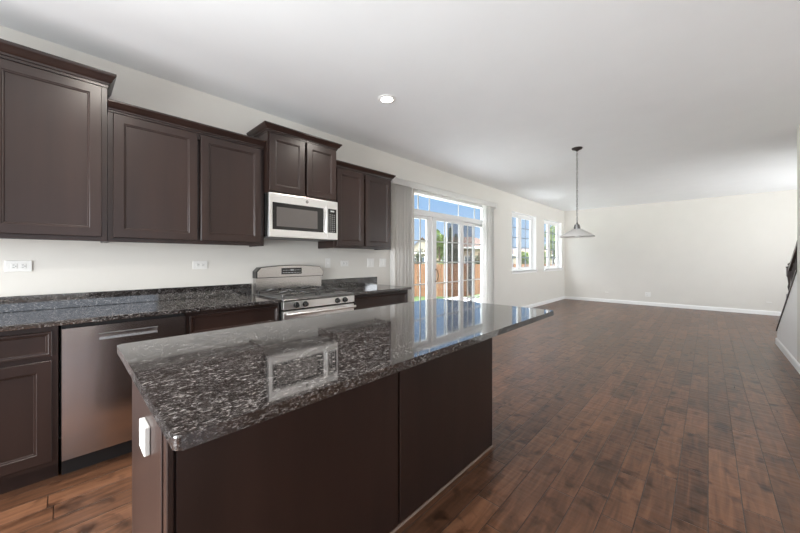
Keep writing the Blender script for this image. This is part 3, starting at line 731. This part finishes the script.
# ground carries on past the far end of the house
struct('yard_ground', box(BM(), XW-T_, 60, YF+.2, 110, -1.1, -.8), 'grass')
pt = obj('patio', box(BM(), -6.75, XW-T_-.005, 2.4, 10.2, -.26, -.15, .01), 'concrete'); pt['kind'] = 'structure'
A = CAMP(330, 17.6, -.8); B = CAMP(590, 17.0, -.8)
fn = thing('wood_fence', 'orange cedar privacy fence of vertical boards across the back yard', 'fence', tuple(A), rot=(0, 0, math.atan2(B.y-A.y, B.x-A.x)))
LN = (B-A).length; nb = int(LN/.145)
def lbox(par, nm, mat, *a, bev=0):
    me = box(BM(), *a, bev); m_ = bpy.data.meshes.new(nm); me.to_mesh(m_); me.free(); m_.materials.append(MT[mat])
    o = bpy.data.objects.new(nm, m_); COL.objects.link(o); o.parent = par; return o
bays = 6
for k in range(bays):
    bm = BM(); a0 = LN*k/bays; per = int(LN/bays/.145)
    for j in range(per):
        w_ = LN/bays/per; xx = a0+j*w_; hh = 1.78+random.uniform(-.012, .012); yy = random.uniform(-.003, .003)
        prism(bm, [(xx+.006, .03), (xx+w_-.006, .03), (xx+w_-.006, hh-.03), (xx+w_-.03, hh), (xx+.03, hh), (xx+.006, hh-.03)], 'y', -.01+yy, .01+yy)
    m_ = bpy.data.meshes.new('board_panel'); bmesh.ops.recalc_face_normals(bm, faces=bm.faces[:]); bm.to_mesh(m_); bm.free(); m_.materials.append(MT['fence_wood'])
    o = bpy.data.objects.new('board_panel', m_); COL.objects.link(o); o.parent = fn
    lbox(fn, 'post', 'fence_wood', a0-.045, a0+.045, .015, .105, 0, 1.80)
    for z in (.35, 1.45): lbox(fn, 'rail', 'fence_wood', a0, a0+LN/bays, .0135, .05, z, z+.09)
lbox(fn, 'post', 'fence_wood', LN-.045, LN+.045, .015, .105, 0, 1.80)

def foliage(bm, blobs, n_, size):
    for _ in range(n_):
        c, r, hz = random.choice(blobs)
        v = Vector((random.gauss(0, 1), random.gauss(0, 1), random.gauss(0, 1))).normalized()*random.uniform(.55, 1)**.5
        p = Vector(c)+Vector((v.x*r, v.y*r, v.z*hz))
        u = Vector((random.gauss(0, 1), random.gauss(0, 1), random.gauss(0, 1))).normalized(); w_ = u.orthogonal().normalized()
        s = size*random.uniform(.6, 1.3)
        bm.faces.new([bm.verts.new(p+q) for q in (-u*s, -w_*s*.45, u*s, w_*s*.45)])
    return bm
def tree(label, base, h, r, mat, n_, size, col=False, name='tree'):
    t = thing(name, label, name.replace('_', ' '), tuple(base))
    bm = BM(); tube(bm, [base+Vector((0, 0, 0)), base+Vector((.03, .02, h*.5)), base+Vector((0, 0, h*.85))], .05, 7)
    for k in range(6):
        a = k*1.1; z = h*(.3+.08*k); tube(bm, [base+Vector((0, 0, z)), base+Vector((math.cos(a)*r*.7, math.sin(a)*r*.7, z+h*.12))], .018, 5)
    obj('trunk', bm, 'bark', t)
    blobs = []
    if col:
        for k in range(8):
            f_ = k/7; blobs.append((base+Vector((0, 0, h*(.08+.86*f_))), r*(1-.75*f_), h*.10))
    else:
        for k in range(14):
            f_ = random.random(); a = random.random()*6.28; q = r*(.75-.45*f_)
            blobs.append((base+Vector((math.cos(a)*q, math.sin(a)*q, h*(.28+.62*f_))), r*.42, h*.10))
    obj('foliage', foliage(BM(), blobs, n_, size), mat, t)
tree('bright green leafy tree behind the fence', CAMP(439, 21, -.8), 4.1, .62, 'leaf_green', 2600, .075)
tree('tall dark narrow evergreen beside the bright green tree', CAMP(450.5, 20, -.8), 3.9, .42, 'leaf_dark', 2600, .06, True, 'evergreen_tree')
tree('right-hand dark narrow evergreen of the pair', CAMP(455.8, 21.6, -.8), 3.6, .36, 'leaf_dark', 2200, .06, True, 'evergreen_tree')
tree('ragged olive shrub tree seen through the narrow left door panel', CAMP(419, 20, -.8), 2.9, .55, 'leaf_olive', 700, .08)
tree('grey green bush seen at the right end of the patio door', CAMP(479, 21, -.8), 2.9, .8, 'leaf_olive', 1800, .07)
tree('green garden tree seen through the nearer twin window', CAMP(526.5, 21, -.8), 2.7, .7, 'leaf_green', 2000, .07)
tree('tall green tree seen through the farther twin window', CAMP(553, 20, -.8), 4.3, .85, 'leaf_green', 2600, .08)
def house(label, px, d, w, dp, wallz, roofz, rot, wm, rm, gable=False):
    c = CAMP(px, d, -.8); t = thing('house', label, 'house', tuple(c), 'houses beyond the garden fence', (0, 0, rot))
    def P(nm, bm, mat, par=t):
        m_ = bpy.data.meshes.new(nm); bmesh.ops.recalc_face_normals(bm, faces=bm.faces[:]); bm.to_mesh(m_); bm.free(); m_.materials.append(MT[mat])
        o = bpy.data.objects.new(nm, m_); COL.objects.link(o); o.parent = par; return o
    P('wall', box(BM(), -w/2, w/2, -dp/2, dp/2, 0, wallz), wm)
    if gable:
        P('gable', prism(BM(), [(-w/2, wallz), (w/2, wallz), (0, roofz-.1)], 'y', -dp/2, dp/2), wm)
        P('roof', prism(BM(), [(-w/2-.4, wallz-.25), (0, roofz), (w/2+.4, wallz-.25), (w/2+.4, wallz-.05), (0, roofz+.22), (-w/2-.4, wallz-.05)], 'y', -dp/2-.4, dp/2+.4), rm)
    else:
        bm = BM(); e_ = .4
        lo = [bm.verts.new(q) for q in ((-w/2-e_, -dp/2-e_, wallz), (w/2+e_, -dp/2-e_, wallz), (w/2+e_, dp/2+e_, wallz), (-w/2-e_, dp/2+e_, wallz))]
        k0 = dp/2*.9; tp = [bm.verts.new(q) for q in ((-w/2+k0, 0, roofz), (w/2-k0, 0, roofz))]
        bm.faces.new(lo); bm.faces.new((lo[0], lo[1], tp[1], tp[0])); bm.faces.new((lo[2], lo[3], tp[0], tp[1])); bm.faces.new((lo[1], lo[2], tp[1])); bm.faces.new((lo[3], lo[0], tp[0]))
        P('roof', bm, rm)
    P('fascia', box(BM(), -w/2-.42, w/2+.42, -dp/2-.45, -dp/2-.38, wallz-.22, wallz+.02), 'trim_white')
    for zz in (1.2, 4.0):
        if zz+1.3 > wallz: break
        for k in range(3):
            xx = -w/2+w*(k+.5)/3
            f_ = P('window', box(BM(), xx-.6, xx+.6, -dp/2-.06, -dp/2+.02, zz, zz+1.3), 'trim_white'); P('pane', box(BM(), xx-.5, xx+.5, -dp/2-.08, -dp/2-.05, zz+.1, zz+1.2), 'house_window', f_)
house('beige house with brown roof behind the evergreens', 463, 52, 10.5, 8, 3.8, 5.6, TH, 'siding_beige', 'shingle_brown')
house('cream gabled house seen through the narrow left door panel', 421, 72, 6, 8, 3.4, 6.4, TH, 'siding_cream', 'shingle_tan', True)
house('cream house with tan roof seen through the nearer twin window', 520, 62, 16, 8, 2.8, 4.0, TH, 'siding_cream', 'shingle_tan')
# furled umbrella on the patio
c = CAMP(471, 10.3, -.15)
um = thing('patio_umbrella', 'furled black patio umbrella standing outside the sliding door', 'umbrella', tuple(c))
obj('base', lathe(BM(), [(.20, 0), (.20, .03), (.05, .06), (.03, .10)], tuple(c), 20), 'umbrella_black', um, True)
obj('pole', cyl(BM(), c+Vector((0, 0, .06)), c+Vector((0, 0, 1.55)), .018, n=10), 'iron_bronze', um)
obj('canopy', lathe(BM(), [(.04, .30), (.075, .36), (.085, .6), (.07, 1.0), (.05, 1.35), (.02, 1.56), (.001, 1.60)], tuple(c), 24, .12, 8), 'umbrella_black', um, True)
